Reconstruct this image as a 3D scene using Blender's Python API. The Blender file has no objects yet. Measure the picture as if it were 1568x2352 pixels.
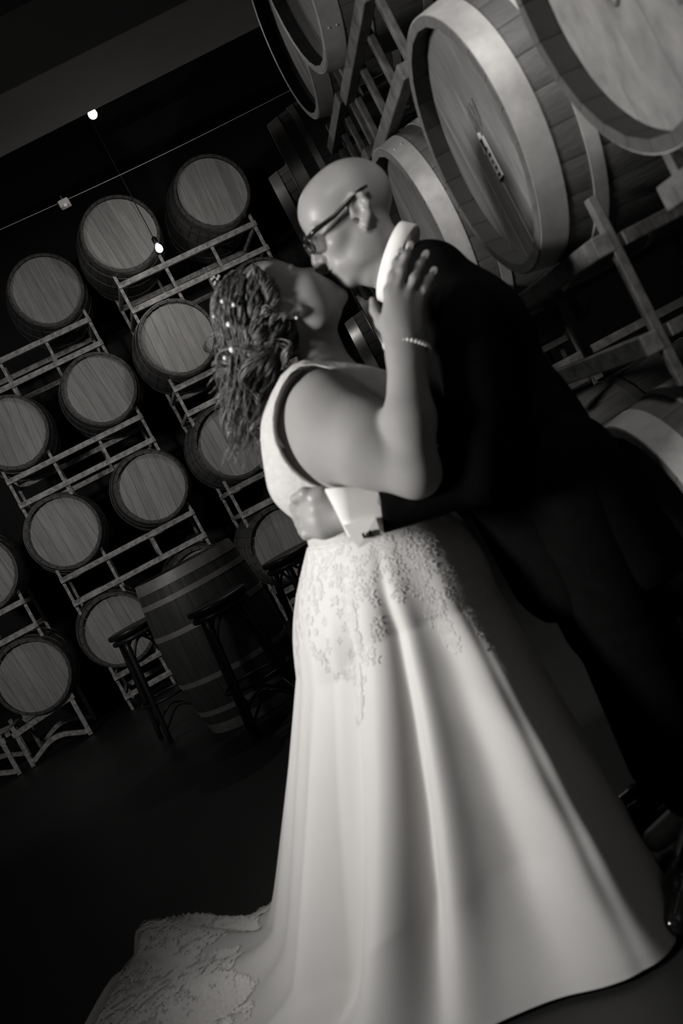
import bpy, bmesh, math, random
import numpy as np
from mathutils import Matrix, Vector, Euler

random.seed(7); rng = np.random.default_rng(11)
S = bpy.context.scene
COL = S.collection
PI = math.pi

# ------------------------------------------------------------------ camera
F, ROLL, PITCH, YAW, CAMH = 2287.0, 27.85, 3.2, 2.5, 1.10
_r, _p, _y = [math.radians(v) for v in (ROLL, PITCH, YAW)]
FW = np.array([math.sin(_y)*math.cos(_p), math.cos(_y)*math.cos(_p), -math.sin(_p)])
R0 = np.array([math.cos(_y), -math.sin(_y), 0.0]); UP0 = np.cross(R0, FW)
IX = math.cos(_r)*R0 - math.sin(_r)*UP0
IU = math.sin(_r)*R0 + math.cos(_r)*UP0
CP = np.array([0, 0, CAMH])
def P(px, py, Y):                      # photo point at depth Y -> place in the room
    d = FW + IX*(px-784)/F - IU*(py-1176)/F
    return CP + d*Y/d[1]
def G(px, py, z=0.0):                  # photo point at height z -> place in the room
    d = FW + IX*(px-784)/F - IU*(py-1176)/F
    return CP + d*(z-CAMH)/d[2]
cam_d = bpy.data.cameras.new('camera'); cam = bpy.data.objects.new('camera', cam_d); COL.objects.link(cam)
M = Matrix.Identity(4)
for i in range(3):
    M[i][0] = IX[i]; M[i][1] = IU[i]; M[i][2] = -FW[i]; M[i][3] = CP[i]
cam.matrix_world = M
cam_d.sensor_fit = 'VERTICAL'; cam_d.sensor_height = 36; cam_d.sensor_width = 24; cam_d.lens = F/2352*36
cam_d.clip_start = 0.05
cam_d.dof.use_dof = True; cam_d.dof.focus_distance = 7.5; cam_d.dof.aperture_fstop = 4.5
S.camera = cam

# ------------------------------------------------------------------ world, lights, exposure
w = bpy.data.worlds.new('cellar_air'); S.world = w; w.use_nodes = True
w.node_tree.nodes['Background'].inputs[0].default_value = (.5, .49, .48, 1)
w.node_tree.nodes['Background'].inputs[1].default_value = 0.008
S.view_settings.view_transform = 'Standard'; S.view_settings.look = 'None'
S.view_settings.exposure = 0.0; S.view_settings.gamma = 1.0; S.view_settings.use_curve_mapping = False

def area(name, loc, target, size, power, spread=180):
    d = bpy.data.lights.new(name, 'AREA'); d.shape = 'DISK'; d.size = size; d.energy = power
    d.spread = math.radians(spread); d.color = (1, .985, .965)
    o = bpy.data.objects.new(name, d); COL.objects.link(o); o.location = loc
    o.rotation_euler = (Vector(target)-Vector(loc)).to_track_quat('-Z', 'Y').to_euler()
    return o
area('key_lamp', (-2.45, 1.15, 2.10), (0.35, 2.2, 1.12), 0.7, 16.0, 64)
area('back_wall_fill', (-2.9, 2.6, 2.7), (-1.3, 8.0, 1.7), 0.5, 8.2, 70)  # added unseen light that lifts the back-wall barrel heads
area('stack_fill', (0.25, 0.35, 3.3), (1.15, 2.1, 1.7), 0.35, 4.0, 44)  # added unseen light, narrowed to the right-hand barrels
area('fill_lamp', (-0.6, -1.0, 2.3), (0.6, 3.0, 1.2), 1.2, 0.7)

# ------------------------------------------------------------------ materials
def mat(name, col, rough=.6, metal=0, noise=None, bump=0, bscale=60, wood=False, rnd=0, spec=.5, sheen=0, sss=0, stretch=None, emis=None, space='Object'):
    m = bpy.data.materials.new(name); m.use_nodes = True; nt = m.node_tree; b = nt.nodes['Principled BSDF']
    c = (col, col*.975, col*.955) if isinstance(col, (int, float)) else col
    b.inputs['Base Color'].default_value = (*c, 1); b.inputs['Roughness'].default_value = rough
    b.inputs['Metallic'].default_value = metal; b.inputs['Specular IOR Level'].default_value = spec
    if sheen: b.inputs['Sheen Weight'].default_value = sheen
    if sss:
        b.inputs['Subsurface Weight'].default_value = sss; b.inputs['Subsurface Scale'].default_value = .01
        b.inputs['Subsurface Radius'].default_value = (1, .8, .7)
    if emis:
        b.inputs['Emission Color'].default_value = (1, .98, .95, 1); b.inputs['Emission Strength'].default_value = emis
    tc = nt.nodes.new('ShaderNodeTexCoord'); mp = nt.nodes.new('ShaderNodeMapping')
    nt.links.new(tc.outputs[space], mp.inputs[0])
    if stretch: mp.inputs['Scale'].default_value = stretch
    last = None
    if noise:
        sc, lo, hi = noise
        n = nt.nodes.new('ShaderNodeTexNoise'); n.inputs['Scale'].default_value = sc; n.inputs['Detail'].default_value = 6
        n.inputs['Roughness'].default_value = .62
        nt.links.new(mp.outputs[0], n.inputs[0])
        cr = nt.nodes.new('ShaderNodeMapRange'); cr.inputs[1].default_value = .3; cr.inputs[2].default_value = .7
        cr.inputs[3].default_value = lo; cr.inputs[4].default_value = hi
        nt.links.new(n.outputs[0], cr.inputs[0]); last = cr.outputs[0]
    if rnd:
        oi = nt.nodes.new('ShaderNodeObjectInfo'); mr = nt.nodes.new('ShaderNodeMapRange')
        mr.inputs[3].default_value = 1-rnd; mr.inputs[4].default_value = 1+rnd
        nt.links.new(oi.outputs['Random'], mr.inputs[0])
        if last:
            mu = nt.nodes.new('ShaderNodeMath'); mu.operation = 'MULTIPLY'
            nt.links.new(last, mu.inputs[0]); nt.links.new(mr.outputs[0], mu.inputs[1]); last = mu.outputs[0]
        else: last = mr.outputs[0]
        if noise:                       # every piece gets its own grain
            cx = nt.nodes.new('ShaderNodeCombineXYZ'); mm = nt.nodes.new('ShaderNodeMath'); mm.operation = 'MULTIPLY'
            mm.inputs[1].default_value = 37.0
            nt.links.new(oi.outputs['Random'], mm.inputs[0])
            for k in range(3): nt.links.new(mm.outputs[0], cx.inputs[k])
            nt.links.new(cx.outputs[0], mp.inputs['Location'])
    if last:
        vm = nt.nodes.new('ShaderNodeVectorMath'); vm.operation = 'SCALE'; vm.inputs[0].default_value = c
        nt.links.new(last, vm.inputs['Scale']); nt.links.new(vm.outputs[0], b.inputs['Base Color'])
    if bump:
        n2 = nt.nodes.new('ShaderNodeTexNoise'); n2.inputs['Scale'].default_value = bscale; n2.inputs['Detail'].default_value = 5
        bp = nt.nodes.new('ShaderNodeBump'); bp.inputs['Strength'].default_value = bump; bp.inputs['Distance'].default_value = .004
        nt.links.new(mp.outputs[0], n2.inputs[0]); nt.links.new(n2.outputs[0], bp.inputs['Height'])
        nt.links.new(bp.outputs[0], b.inputs['Normal'])
    return m
MT = {}
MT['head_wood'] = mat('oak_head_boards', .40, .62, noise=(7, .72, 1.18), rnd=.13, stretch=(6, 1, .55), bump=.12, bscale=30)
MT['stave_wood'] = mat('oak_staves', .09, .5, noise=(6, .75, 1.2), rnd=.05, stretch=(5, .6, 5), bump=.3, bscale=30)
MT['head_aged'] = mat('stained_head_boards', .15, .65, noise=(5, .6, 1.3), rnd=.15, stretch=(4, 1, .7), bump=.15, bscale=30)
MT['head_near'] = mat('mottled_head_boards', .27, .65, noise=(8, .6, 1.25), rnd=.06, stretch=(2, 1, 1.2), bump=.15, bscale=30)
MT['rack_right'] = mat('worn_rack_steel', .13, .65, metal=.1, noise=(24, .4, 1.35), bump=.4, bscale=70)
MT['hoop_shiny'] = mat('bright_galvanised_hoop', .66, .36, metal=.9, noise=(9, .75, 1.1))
MT['chime_shade'] = mat('shaded_chime_inside', .03, .8, noise=(9, .7, 1.2))  # inner chime faces coloured near-black, standing for shade in the recess
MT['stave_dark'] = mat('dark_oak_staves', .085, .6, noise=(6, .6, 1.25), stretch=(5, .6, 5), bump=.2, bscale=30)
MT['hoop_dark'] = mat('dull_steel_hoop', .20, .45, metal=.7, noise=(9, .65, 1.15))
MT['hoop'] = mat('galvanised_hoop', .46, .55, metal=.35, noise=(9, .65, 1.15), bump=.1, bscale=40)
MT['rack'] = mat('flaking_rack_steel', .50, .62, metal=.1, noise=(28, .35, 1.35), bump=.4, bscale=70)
MT['rack_dark'] = mat('dull_rack_steel', .16, .6, noise=(20, .5, 1.2), bump=.3)
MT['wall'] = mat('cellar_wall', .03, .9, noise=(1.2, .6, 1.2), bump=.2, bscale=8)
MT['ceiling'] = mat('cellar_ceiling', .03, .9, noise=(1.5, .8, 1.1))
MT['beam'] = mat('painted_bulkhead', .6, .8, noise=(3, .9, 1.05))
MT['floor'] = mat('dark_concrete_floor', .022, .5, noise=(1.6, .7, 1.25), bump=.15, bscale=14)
MT['skin'] = mat('skin', .29, .62, noise=(14, .96, 1.03), sss=.12, spec=.16)
MT['skin_m'] = mat('tanned_skin', .33, .40, noise=(12, .92, 1.05), sss=.1, spec=.32)
MT['lips'] = mat('lips', .17, .4)
MT['nail'] = mat('pale_nail_polish', .85, .25)
MT['satin'] = mat('ivory_satin', .72, .55, noise=(5, .97, 1.02), bump=.05, bscale=25, spec=.25, sheen=.2)
MT['bodice'] = mat('ivory_lace_bodice', .56, .7, noise=(55, .88, 1.05), bump=.5, bscale=90, spec=.2)
MT['lace'] = mat('ivory_lace', .72, .75, noise=(60, .85, 1.05), spec=.2)
MT['lace_bright'] = mat('bright_lace', .92, .8, noise=(60, .9, 1.0), spec=.1)
MT['suit'] = mat('black_wool_suit', .004, .95, noise=(40, .8, 1.2), spec=.03)
MT['shoe'] = mat('black_polished_leather', .012, .12, spec=.9)
MT['shirt'] = mat('white_shirt_cotton', .86, .7, noise=(30, .97, 1.02), spec=.2)
MT['hair'] = mat('curled_hair', .10, .42, noise=(60, .45, 1.6), spec=.55)
MT['hair_dark'] = mat('hair_undermass', .028, .7, noise=(50, .5, 1.4), spec=.3)
MT['pearl'] = mat('pearl', .9, .15)
MT['frame'] = mat('dark_glasses_frame', .012, .25)
MT['stool'] = mat('black_bentwood', .018, .38, noise=(8, .8, 1.2))
MT['bulb'] = mat('lit_bulb_glass', .9, .3, emis=60)
MT['black'] = mat('black_cord', .012, .5)
MT['paper'] = mat('white_sticker_paper', .8, .7, noise=(40, .85, 1.05))
MT['ink'] = mat('dark_ink', .03, .7)
MT['stain'] = mat('dark_stencil_stain', .13, .7)
MT['grey_plastic'] = mat('grey_plastic', .45, .4)
gm = bpy.data.materials.new('lens_glass'); gm.use_nodes = True
gb = gm.node_tree.nodes['Principled BSDF']; gb.inputs['Transmission Weight'].default_value = 1; gb.inputs['Roughness'].default_value = .02
gb.inputs['Base Color'].default_value = (.8, .8, .8, 1); gb.inputs['IOR'].default_value = 1.15
MT['glass'] = gm

# ------------------------------------------------------------------ object helpers
def obj_from(name, me, m=None, parent=None):
    o = bpy.data.objects.new(name, me); COL.objects.link(o)
    if m is not None and not me.materials: me.materials.append(MT[m] if isinstance(m, str) else m)
    if parent is not None: o.parent = parent
    return o
def mk_mesh(name, verts, faces, m=None, smooth=True):
    me = bpy.data.meshes.new(name); me.from_pydata([tuple(map(float, v)) for v in verts], [], faces); me.update()
    if smooth: me.polygons.foreach_set('use_smooth', [True]*len(me.polygons))
    if m: me.materials.append(MT[m])
    return me
def bm_mesh(name, bm, m=None, smooth=False):
    bmesh.ops.recalc_face_normals(bm, faces=bm.faces)
    me = bpy.data.meshes.new(name); bm.to_mesh(me); bm.free()
    if smooth: me.polygons.foreach_set('use_smooth', [True]*len(me.polygons))
    if m: me.materials.append(MT[m])
    if m in ('hoop', 'hoop_shiny', 'hoop_dark', 'stave_wood', 'stave_dark'):
        me.polygons.foreach_set('use_smooth', [True]*len(me.polygons)); me.set_sharp_from_angle(angle=math.radians(28))
    return me
def box(bm, c, s, rot=None, bevel=0.0):
    mt = Matrix.Translation(c) @ ((rot.to_4x4()) if rot else Matrix.Identity(4)) @ Matrix.Diagonal((*s, 1))
    g = bmesh.ops.create_cube(bm, size=1, matrix=mt)
    if bevel:
        es = list({e for v in g['verts'] for e in v.link_edges})
        bmesh.ops.bevel(bm, geom=es, offset=bevel, segments=2, affect='EDGES', profile=.5)
def tube(bm, pts, rad, n=8, closed=False, cap=True):
    pts = [np.asarray(p, float) for p in pts]; N = len(pts)
    rad = [rad]*N if np.isscalar(rad) else rad
    rings = []; up = None
    for i in range(N):
        a = pts[(i-1) % N] if closed or i > 0 else pts[i]; b = pts[(i+1) % N] if closed or i < N-1 else pts[i]
        t = b-a; t = t/(np.linalg.norm(t)+1e-12)
        if up is None:
            up = np.array([0, 0, 1.]) if abs(t[2]) < .9 else np.array([1., 0, 0])
        x = up-t*(up@t); x /= np.linalg.norm(x)+1e-12; up = x; y = np.cross(t, x)
        rings.append([bm.verts.new(pts[i]+rad[i]*(x*math.cos(k*2*PI/n)+y*math.sin(k*2*PI/n))) for k in range(n)])
    for i in range(N if closed else N-1):
        A, B = rings[i], rings[(i+1) % N]
        for k in range(n): bm.faces.new((A[k], A[(k+1) % n], B[(k+1) % n], B[k]))
    if cap and not closed:
        bm.faces.new(rings[0][::-1]); bm.faces.new(rings[-1])
def tag(o, label=None, cat=None, group=None, kind=None):
    if label: o['label'] = label
    if cat: o['category'] = cat
    if group: o['group'] = group
    if kind: o['kind'] = kind
    return o
def thing(name, loc, label, cat, rz=0, group=None):
    o = bpy.data.objects.new(name, None); COL.objects.link(o); o.location = loc; o.rotation_euler = (0, 0, rz)
    o.empty_display_size = .1
    return tag(o, label, cat, group)

# ------------------------------------------------------------------ room shell
def slab(name, c, s, m, kind='structure'):
    bm = bmesh.new(); box(bm, (0, 0, 0), s)
    o = obj_from(name, bm_mesh(name, bm), m); o.location = c
    if kind: o['kind'] = kind
    return o
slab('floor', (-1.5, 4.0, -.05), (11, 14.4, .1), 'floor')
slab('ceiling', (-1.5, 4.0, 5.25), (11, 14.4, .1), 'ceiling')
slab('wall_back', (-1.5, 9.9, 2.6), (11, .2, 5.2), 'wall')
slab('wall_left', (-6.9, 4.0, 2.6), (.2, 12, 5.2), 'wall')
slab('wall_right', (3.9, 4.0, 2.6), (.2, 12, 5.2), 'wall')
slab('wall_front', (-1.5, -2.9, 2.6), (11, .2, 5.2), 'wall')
# boxed bulkhead crossing under the ceiling, its front face catching a little light
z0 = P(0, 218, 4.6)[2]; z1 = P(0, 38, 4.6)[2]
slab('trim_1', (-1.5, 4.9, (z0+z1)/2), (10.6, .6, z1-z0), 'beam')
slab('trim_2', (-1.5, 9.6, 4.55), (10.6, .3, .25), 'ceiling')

# ------------------------------------------------------------------ wine barrels
L, RB, RC = .95, .350, .300
def rad(t): return RB-(RB-RC)*(2*t)**2
NST = 26
def stave_mesh(name, a0, a1, seg=12, thick=.022, m='stave_wood'):
    bm = bmesh.new(); rows = []
    gap = .0008
    for i in range(seg+1):
        t = -.5+i/seg; r = rad(t); g = gap/r
        A = [a0+g, a0+g+.012, (a0+a1)/2, a1-g-.012, a1-g]
        rr = [r-.0008, r, r+.0004, r, r-.0008]
        out = [bm.verts.new((q*math.sin(a), t*L, q*math.cos(a))) for q, a in zip(rr, A)]
        inn = [bm.verts.new(((r-thick)*math.sin(a), t*L, (r-thick)*math.cos(a))) for a in (a1-g, a0+g)]
        rows.append(out+inn)
    n = 7
    for i in range(seg):
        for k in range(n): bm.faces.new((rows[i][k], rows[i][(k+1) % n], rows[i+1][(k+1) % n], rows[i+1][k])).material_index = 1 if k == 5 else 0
    bm.faces.new(rows[0][::-1]); bm.faces.new(rows[-1])
    me = bm_mesh(name, bm, m); me.materials.append(MT['chime_shade']); return me
def staves_joined():
    bm = bmesh.new(); seg = 12
    for k in range(NST):
        a0, a1 = k*2*PI/NST, (k+1)*2*PI/NST; rows = []
        for i in range(seg+1):
            t = -.5+i/seg; r = rad(t); g = .002/r
            rows.append([bm.verts.new((q*math.sin(a), t*L, q*math.cos(a))) for q, a in ((r-.003, a0+g), (r, (a0+a1)/2), (r-.003, a1-g), (r-.020, a1-g), (r-.020, a0+g))])
        for i in range(seg):
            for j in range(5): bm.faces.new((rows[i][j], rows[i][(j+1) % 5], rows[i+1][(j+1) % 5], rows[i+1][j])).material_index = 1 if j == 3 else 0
        bm.faces.new(rows[0][::-1]); bm.faces.new(rows[-1])
    me = bm_mesh('staves', bm, 'stave_dark'); me.materials.append(MT['chime_shade']); return me
def hoop_mesh(name, y0, y1, m='hoop'):
    bm = bmesh.new(); n = 64; rows = []
    for k in range(n):
        a = k*2*PI/n; ra, rb = rad(y0/L)+.0005, rad(y1/L)+.0005
        rows.append([bm.verts.new((r*math.sin(a), y, r*math.cos(a))) for r, y in ((ra, y0), (ra+.0025, y0), (rb+.0025, y1), (rb, y1))])
    for k in range(n):
        A, B = rows[k], rows[(k+1) % n]
        for j in range(4): bm.faces.new((A[j], A[(j+1) % 4], B[(j+1) % 4], B[j]))
    # rivets where the ends lap
    for q in (.3, .7):
        y = y0+(y1-y0)*q; r = rad(y/L)+.003
        bmesh.ops.create_icosphere(bm, subdivisions=1, radius=.004, matrix=Matrix.Translation((r*math.sin(.5), y, r*math.cos(.5))))
    me = bm_mesh(name, bm, m); return me
RH = RC-.0190+.0040
REC = .046
def board_mesh(name, x0, x1, y=-L/2+.046, m='head_wood'):
    bm = bmesh.new(); g = .0007; x0 += g; x1 -= g; n = 8
    top = [(x, math.sqrt(max(RH*RH-x*x, 1e-6))) for x in np.linspace(x0, x1, n)]
    out = top+[(x, -z) for x, z in top[::-1]]
    V = []
    for yy, ins in ((y, .0009), (y+.0009, 0), (y+.022, 0)):
        cx = (x0+x1)/2
        V.append([bm.verts.new((x-ins*np.sign(x-cx)*(abs(abs(x-cx)-(x1-x0)/2) < 1e-6), yy, z)) for x, z in out])
    N = len(out)
    for a, b in ((0, 1), (1, 2)):
        for k in range(N): bm.faces.new((V[a][k], V[a][(k+1) % N], V[b][(k+1) % N], V[b][k]))
    bm.faces.new(V[0][::-1]); bm.faces.new(V[2])
    return bm_mesh(name, bm, m)
NB = 7
edges = np.array([-1, -.70, -.42, -.13, .16, .45, .72, 1])*RH*.999
BSET = {k: [board_mesh('head_board', edges[i], edges[i+1], m=k) for i in range(NB)] for k in ('head_wood', 'head_aged', 'head_near')}
STAVE = stave_mesh('stave', -PI/NST, PI/NST)
STAVES = staves_joined()
HY = [(-L/2+.002, -L/2+.062), (-L/2+.12, -L/2+.15), (-.165, -.135), (.135, .165), (L/2-.15, L/2-.12), (L/2-.062, L/2-.002)]
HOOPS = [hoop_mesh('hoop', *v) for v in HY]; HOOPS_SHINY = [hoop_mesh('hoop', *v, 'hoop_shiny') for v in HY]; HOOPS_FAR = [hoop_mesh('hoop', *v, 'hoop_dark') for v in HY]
bm = bmesh.new()
for i in range(NB):
    x0, x1 = edges[i], edges[i+1]; t = [(x, math.sqrt(max(RH*RH-x*x, 1e-6))) for x in np.linspace(x0+.001, x1-.001, 6)]
    vs = [bm.verts.new((x, L/2-REC, z)) for x, z in t+[(x, -z) for x, z in t[::-1]]]; bm.faces.new(vs)
REAR = bm_mesh('rear_head', bm, 'head_wood')

def barrel(center, rz, label, group, near=False, boards_roll=0.0, upright=False, name='wine_barrel', hm='head_wood', shiny=False):
    R = RB
    if upright:
        root = thing(name, (center[0], center[1], 0), label, 'barrel', rz, group)
        base = Matrix.Translation((0, 0, L/2+.0)) @ Matrix.Rotation(-PI/2, 4, 'X')      # front head turned up
    else:
        root = thing(name, (center[0], center[1], center[2]-R), label, 'barrel', rz, group)
        base = Matrix.Translation((0, 0, R))
    rot = base @ Matrix.Rotation(boards_roll, 4, 'Y')
    for b in BSET[hm]:
        o = obj_from('head_board', b, parent=root); o.matrix_local = rot @ Matrix.Translation((0, random.uniform(-.0006, .0006), 0))
    if near:
        off = random.random()
        for k in range(NST):
            o = obj_from('stave', STAVE, parent=root); o.matrix_local = base @ Matrix.Rotation((k+off)*2*PI/NST, 4, 'Y')
    else:
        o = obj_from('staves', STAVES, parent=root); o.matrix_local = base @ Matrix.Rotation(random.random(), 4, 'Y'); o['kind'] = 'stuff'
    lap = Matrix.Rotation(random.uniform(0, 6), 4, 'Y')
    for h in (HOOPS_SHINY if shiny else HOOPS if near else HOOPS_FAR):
        o = obj_from('hoop', h, parent=root); o.matrix_local = base @ lap
    o = obj_from('rear_head', REAR, parent=root); o.matrix_local = rot
    return root

def rack(center, rz, zc, label, group, half=.60, low=False, ups=(-1, -.34, .34, 1), yoff=.38, m='rack', floor_z=0.0):
    """stackable steel barrel rack: two ladder frames joined by cross bars; zc = height of the barrel axes it carries"""
    rt = -rad(yoff/L)-.004
    top = zc+rt; bot = (floor_z+.10) if low else zc-.91-rt+.004
    root = thing('barrel_rack', (center[0], center[1], floor_z if low else bot-.0), label, 'rack', rz, group)
    z0 = root.location.z
    def bar(name, c, s):
        bm = bmesh.new(); box(bm, (0, 0, 0), s, bevel=.003)
        o = obj_from(name, bm_mesh(name, bm), m, root); o.location = (c[0], c[1], c[2]-z0); return o
    for y in (-yoff, yoff):
        bar('rail', (0, y, top-.0225), (2*half+.03, .04, .045))
        bar('rail', (0, y, bot+.0225), (2*half+.03, .04, .045))
        for i, u in enumerate(ups):
            lo = floor_z if low else bot-.085*(1 if (abs(u) == 1 or i % 2) else 0)-.0
            hi = top+(.075 if abs(u) == 1 or i % 2 else 0)
            bar('upright', (u*half, y+(.024 if y < 0 else -.024), (lo+hi)/2), (.026, .022, hi-lo))
    for u in (-1, 1):
        bar('cross_bar', (u*half, 0, top-.03), (.03, 2*yoff-.09, .03))
        bar('cross_bar', (u*half, 0, bot+.03), (.03, 2*yoff-.09, .03))
    return root

LV = [.65, 1.56, 2.47, 3.38]
ROW = ['bottom', 'second lowest', 'second highest', 'top']
G1 = 'barrels racked against the back wall'
YW = math.radians(9)
racks_def = [   # x of left column, depth, spacing, name, {(col, level)}
    (-.151, 7.886, .801, 'right', [(c, l) for l in range(4) for c in (0, 1)]),
    (-1.717, 8.213, .801, 'middle', [(0, 0), (1, 0), (0, 1), (1, 1), (0, 2), (1, 2), (1, 3)]),
    (-3.213, 7.859, .801, 'left', [(1, 0), (1, 1)]),
]
extra = {(0, 1, 3): 'with a dark seam down its head', (0, 0, 3): 'just behind the lower lit bulb', (0, 0, 2): 'with one pale board, left of the bride’s curls',
         (1, 1, 2): 'with streaky worn boards', (1, 0, 2): 'cut by the left picture edge, with a torn paper scrap', (2, 1, 0): 'above the curved floor frame'}
for ri, (X0, Y0, sp, nm, lst) in enumerate(racks_def):
    mid = (X0+sp/2*math.cos(YW), Y0+.475+sp/2*math.sin(YW))
    jit = rng.uniform(-.012, .012, (2, 4))
    for c, l in lst:
        x = X0+c*sp*math.cos(YW)-.475*math.sin(YW)+jit[c, l]; y = Y0+c*sp*math.sin(YW)+.475*math.cos(YW)
        lab = f"oak barrel in the {ROW[l]} row of the {nm} back-wall stack, {'right' if c else 'left'} column"
        if (ri, c, l) in extra: lab += ', ' + extra[(ri, c, l)]
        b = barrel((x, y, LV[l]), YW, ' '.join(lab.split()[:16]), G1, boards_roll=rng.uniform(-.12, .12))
    for l in sorted({l for c, l in lst}):
        mx, my = X0+sp/2*math.cos(YW)-.475*math.sin(YW), Y0+sp/2*math.sin(YW)+.475*math.cos(YW)
        if ri == 2 and l == 0: continue
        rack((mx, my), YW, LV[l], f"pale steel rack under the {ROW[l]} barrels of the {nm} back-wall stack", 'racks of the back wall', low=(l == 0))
# the nearest left stack stands on a floor frame with curved sheet feet
mx, my = -3.213+.4-.475*math.sin(YW), 7.859+.06+.475*math.cos(YW)
root = thing('barrel_rack', (mx, my, 0), 'steel floor frame with curved feet under lowest barrel at left edge', 'rack', YW, 'racks of the back wall')
for y in (-.38, .38):
    for sx in (0, 1):
        xs = -.56+sx*.62
        bm = bmesh.new(); box(bm, (xs+.25, y, .33), (.56, .04, .045), Euler((0, .10*(1 if sx == 0 else -1), 0)).to_matrix()); obj_from('rail', bm_mesh('rail', bm), 'rack', root)
        for q in (0, .5):
            bm = bmesh.new(); box(bm, (xs+q, y, .19), (.035, .03, .36)); obj_from('upright', bm_mesh('upright', bm), 'rack', root)
        bm = bmesh.new(); n = 12
        V = []
        for i in range(n+1):
            q = i/n; zc = .045+.085*math.sin(q*PI)**1.5
            V.append([bm.verts.new((xs+q*.5, y+dy, zc+dz)) for dy, dz in ((-.02, -.02), (.02, -.02), (.02, .02), (-.02, .02))])
        for i in range(n):
            for k in range(4): bm.faces.new((V[i][k], V[i][(k+1) % 4], V[i+1][(k+1) % 4], V[i+1][k]))
        bm.faces.new(V[0][::-1]); bm.faces.new(V[-1])
        obj_from('curved_foot', bm_mesh('curved_foot', bm), 'rack', root)
bm = bmesh.new(); box(bm, (0, 0, .33), (.04, .72, .03)); obj_from('cross_bar', bm_mesh('cross_bar', bm), 'rack', root)

# the long stack at the right, heads toward the aisle
G2 = 'barrels of the stack along the right side'
right = [  # X of head plane, Y, z, label, near
    (.74, 1.40, 1.56, 'very close barrel in the top right corner, head boards stained and stencilled', True),
    (.74, 2.26, 1.56, 'large barrel behind the man, head seen obliquely with torn white sticker', True),
    (.74, 3.11, 1.56, 'barrel right behind the bald man’s head, pale lit band on its side', True),
    (.74, 3.96, 1.56, 'barrel hidden behind the bald man’s face in the right stack', False),
    (.74, 1.40, .56, 'barrel at the right edge low down, beside the wide upright post', True),
    (.72, 2.22, .56, 'low barrel behind the man’s back with small white label and gleaming hoop', True),
    (.74, 3.11, .56, 'low barrel of the right stack hidden behind the couple', False),
    (.74, 3.11, 2.47, 'upper barrel at the top centre edge, head turned to the aisle', True),
    (.82, 3.93, 2.60, 'upper barrel second from the top centre, long pale streak along its rim', True),
    (.76, 4.80, 2.33, 'barrel with a brilliantly lit broad hoop above the bald head', True),
    (.76, 5.62, 2.33, 'barrel with a narrow lit hoop, furthest visible of the right stack', False),
    (.76, 4.80, 1.42, 'far barrel with a bright hoop seen between the two necks', True),
    (.76, 5.62, 1.42, 'farther barrel glimpsed behind the bride’s chin', False),
    (.78, 4.80, .51, 'lowest far barrel of the right stack behind the bride', False),
]
RB_OBJ = []
for X, Y, z, lab, near in right:
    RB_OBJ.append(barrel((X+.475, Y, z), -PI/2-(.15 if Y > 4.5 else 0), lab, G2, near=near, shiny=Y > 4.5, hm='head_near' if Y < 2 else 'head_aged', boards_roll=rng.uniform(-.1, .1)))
def rrack(X, Y0, Y1, zc, lab, low=False, half=None):
    hc = (Y1-Y0)/2+.24 if half is None else half
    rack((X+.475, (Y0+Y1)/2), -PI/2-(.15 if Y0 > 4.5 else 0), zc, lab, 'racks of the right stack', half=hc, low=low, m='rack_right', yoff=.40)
rrack(.74, .98, 1.40, 1.56, 'steel rack with wide post between the nearest barrels at the right edge')
rrack(.74, 2.26, 3.11, 1.56, 'steel rack carrying the large barrels behind the man')
rrack(.74, .98, 1.40, .56, 'steel floor rack at the lower right edge', low=True)
rrack(.74, 2.26, 3.11, .56, 'steel floor rack behind the man’s legs', low=True)
rrack(.74, 2.9, 3.11, 2.47, 'steel rack high up, its uprights crossing above the bald head')
rrack(.80, 3.93, 4.0, 2.58, 'steel rack under the second upper barrel at top centre')
rrack(.76, 4.80, 5.62, 2.33, 'far steel rack above the bald man’s head')
rrack(.76, 4.80, 5.62, 1.42, 'far steel rack seen in the gap between the couple')

# sticker and stencils on the near barrels, made in the barrel's own frame (front head at -Y)
def on_head(root, name, parts, m, yo=-.002):
    bm = bmesh.new()
    for (x, z, sx, sz, r) in parts:
        box(bm, (x, -L/2+REC+yo, z+RB), (sx, .0012, sz), Euler((0, r, 0)).to_matrix())
    o = obj_from(name, bm_mesh(name, bm), m, root); return o
b2 = RB_OBJ[1]
st = on_head(b2, 'sticker', [(-.02, -.03, .035, .10, 0), (-.03, .01, .02, .05, .3)], 'paper')
bm = bmesh.new()
for k in range(5): box(bm, (-.02+.003*(k % 2), -L/2+REC-.0035, RB-.07+.016*k), (.02-.004*(k % 3), .001, .004))
o = obj_from('printed_line', bm_mesh('printed_line', bm), 'ink', st)
on_head(b2, 'stencil_mark', [(-.03+.012*k, .06+.012*(k % 2), .006, .05, .15*(k % 3)) for k in range(6)], 'stain')
b3 = RB_OBJ[0]
bm = bmesh.new()
for cx, cz in ((.05, .03), (-.08, -.02)):
    tube(bm, [(cx+.022*math.cos(a), -L/2+REC-.001, RB+cz+.045*math.sin(a)) for a in np.linspace(0, 2*PI, 20)[:-1]], .0045, 5, closed=True)
box(bm, (.06, -L/2+REC-.001, RB-.10), (.05, .002, .012), Euler((0, .5, 0)).to_matrix())
box(bm, (.075, -L/2+REC-.001, RB-.12), (.012, .002, .05), Euler((0, .3, 0)).to_matrix())
obj_from('stencil_mark', bm_mesh('stencil_mark', bm), 'stain', b3)

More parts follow.
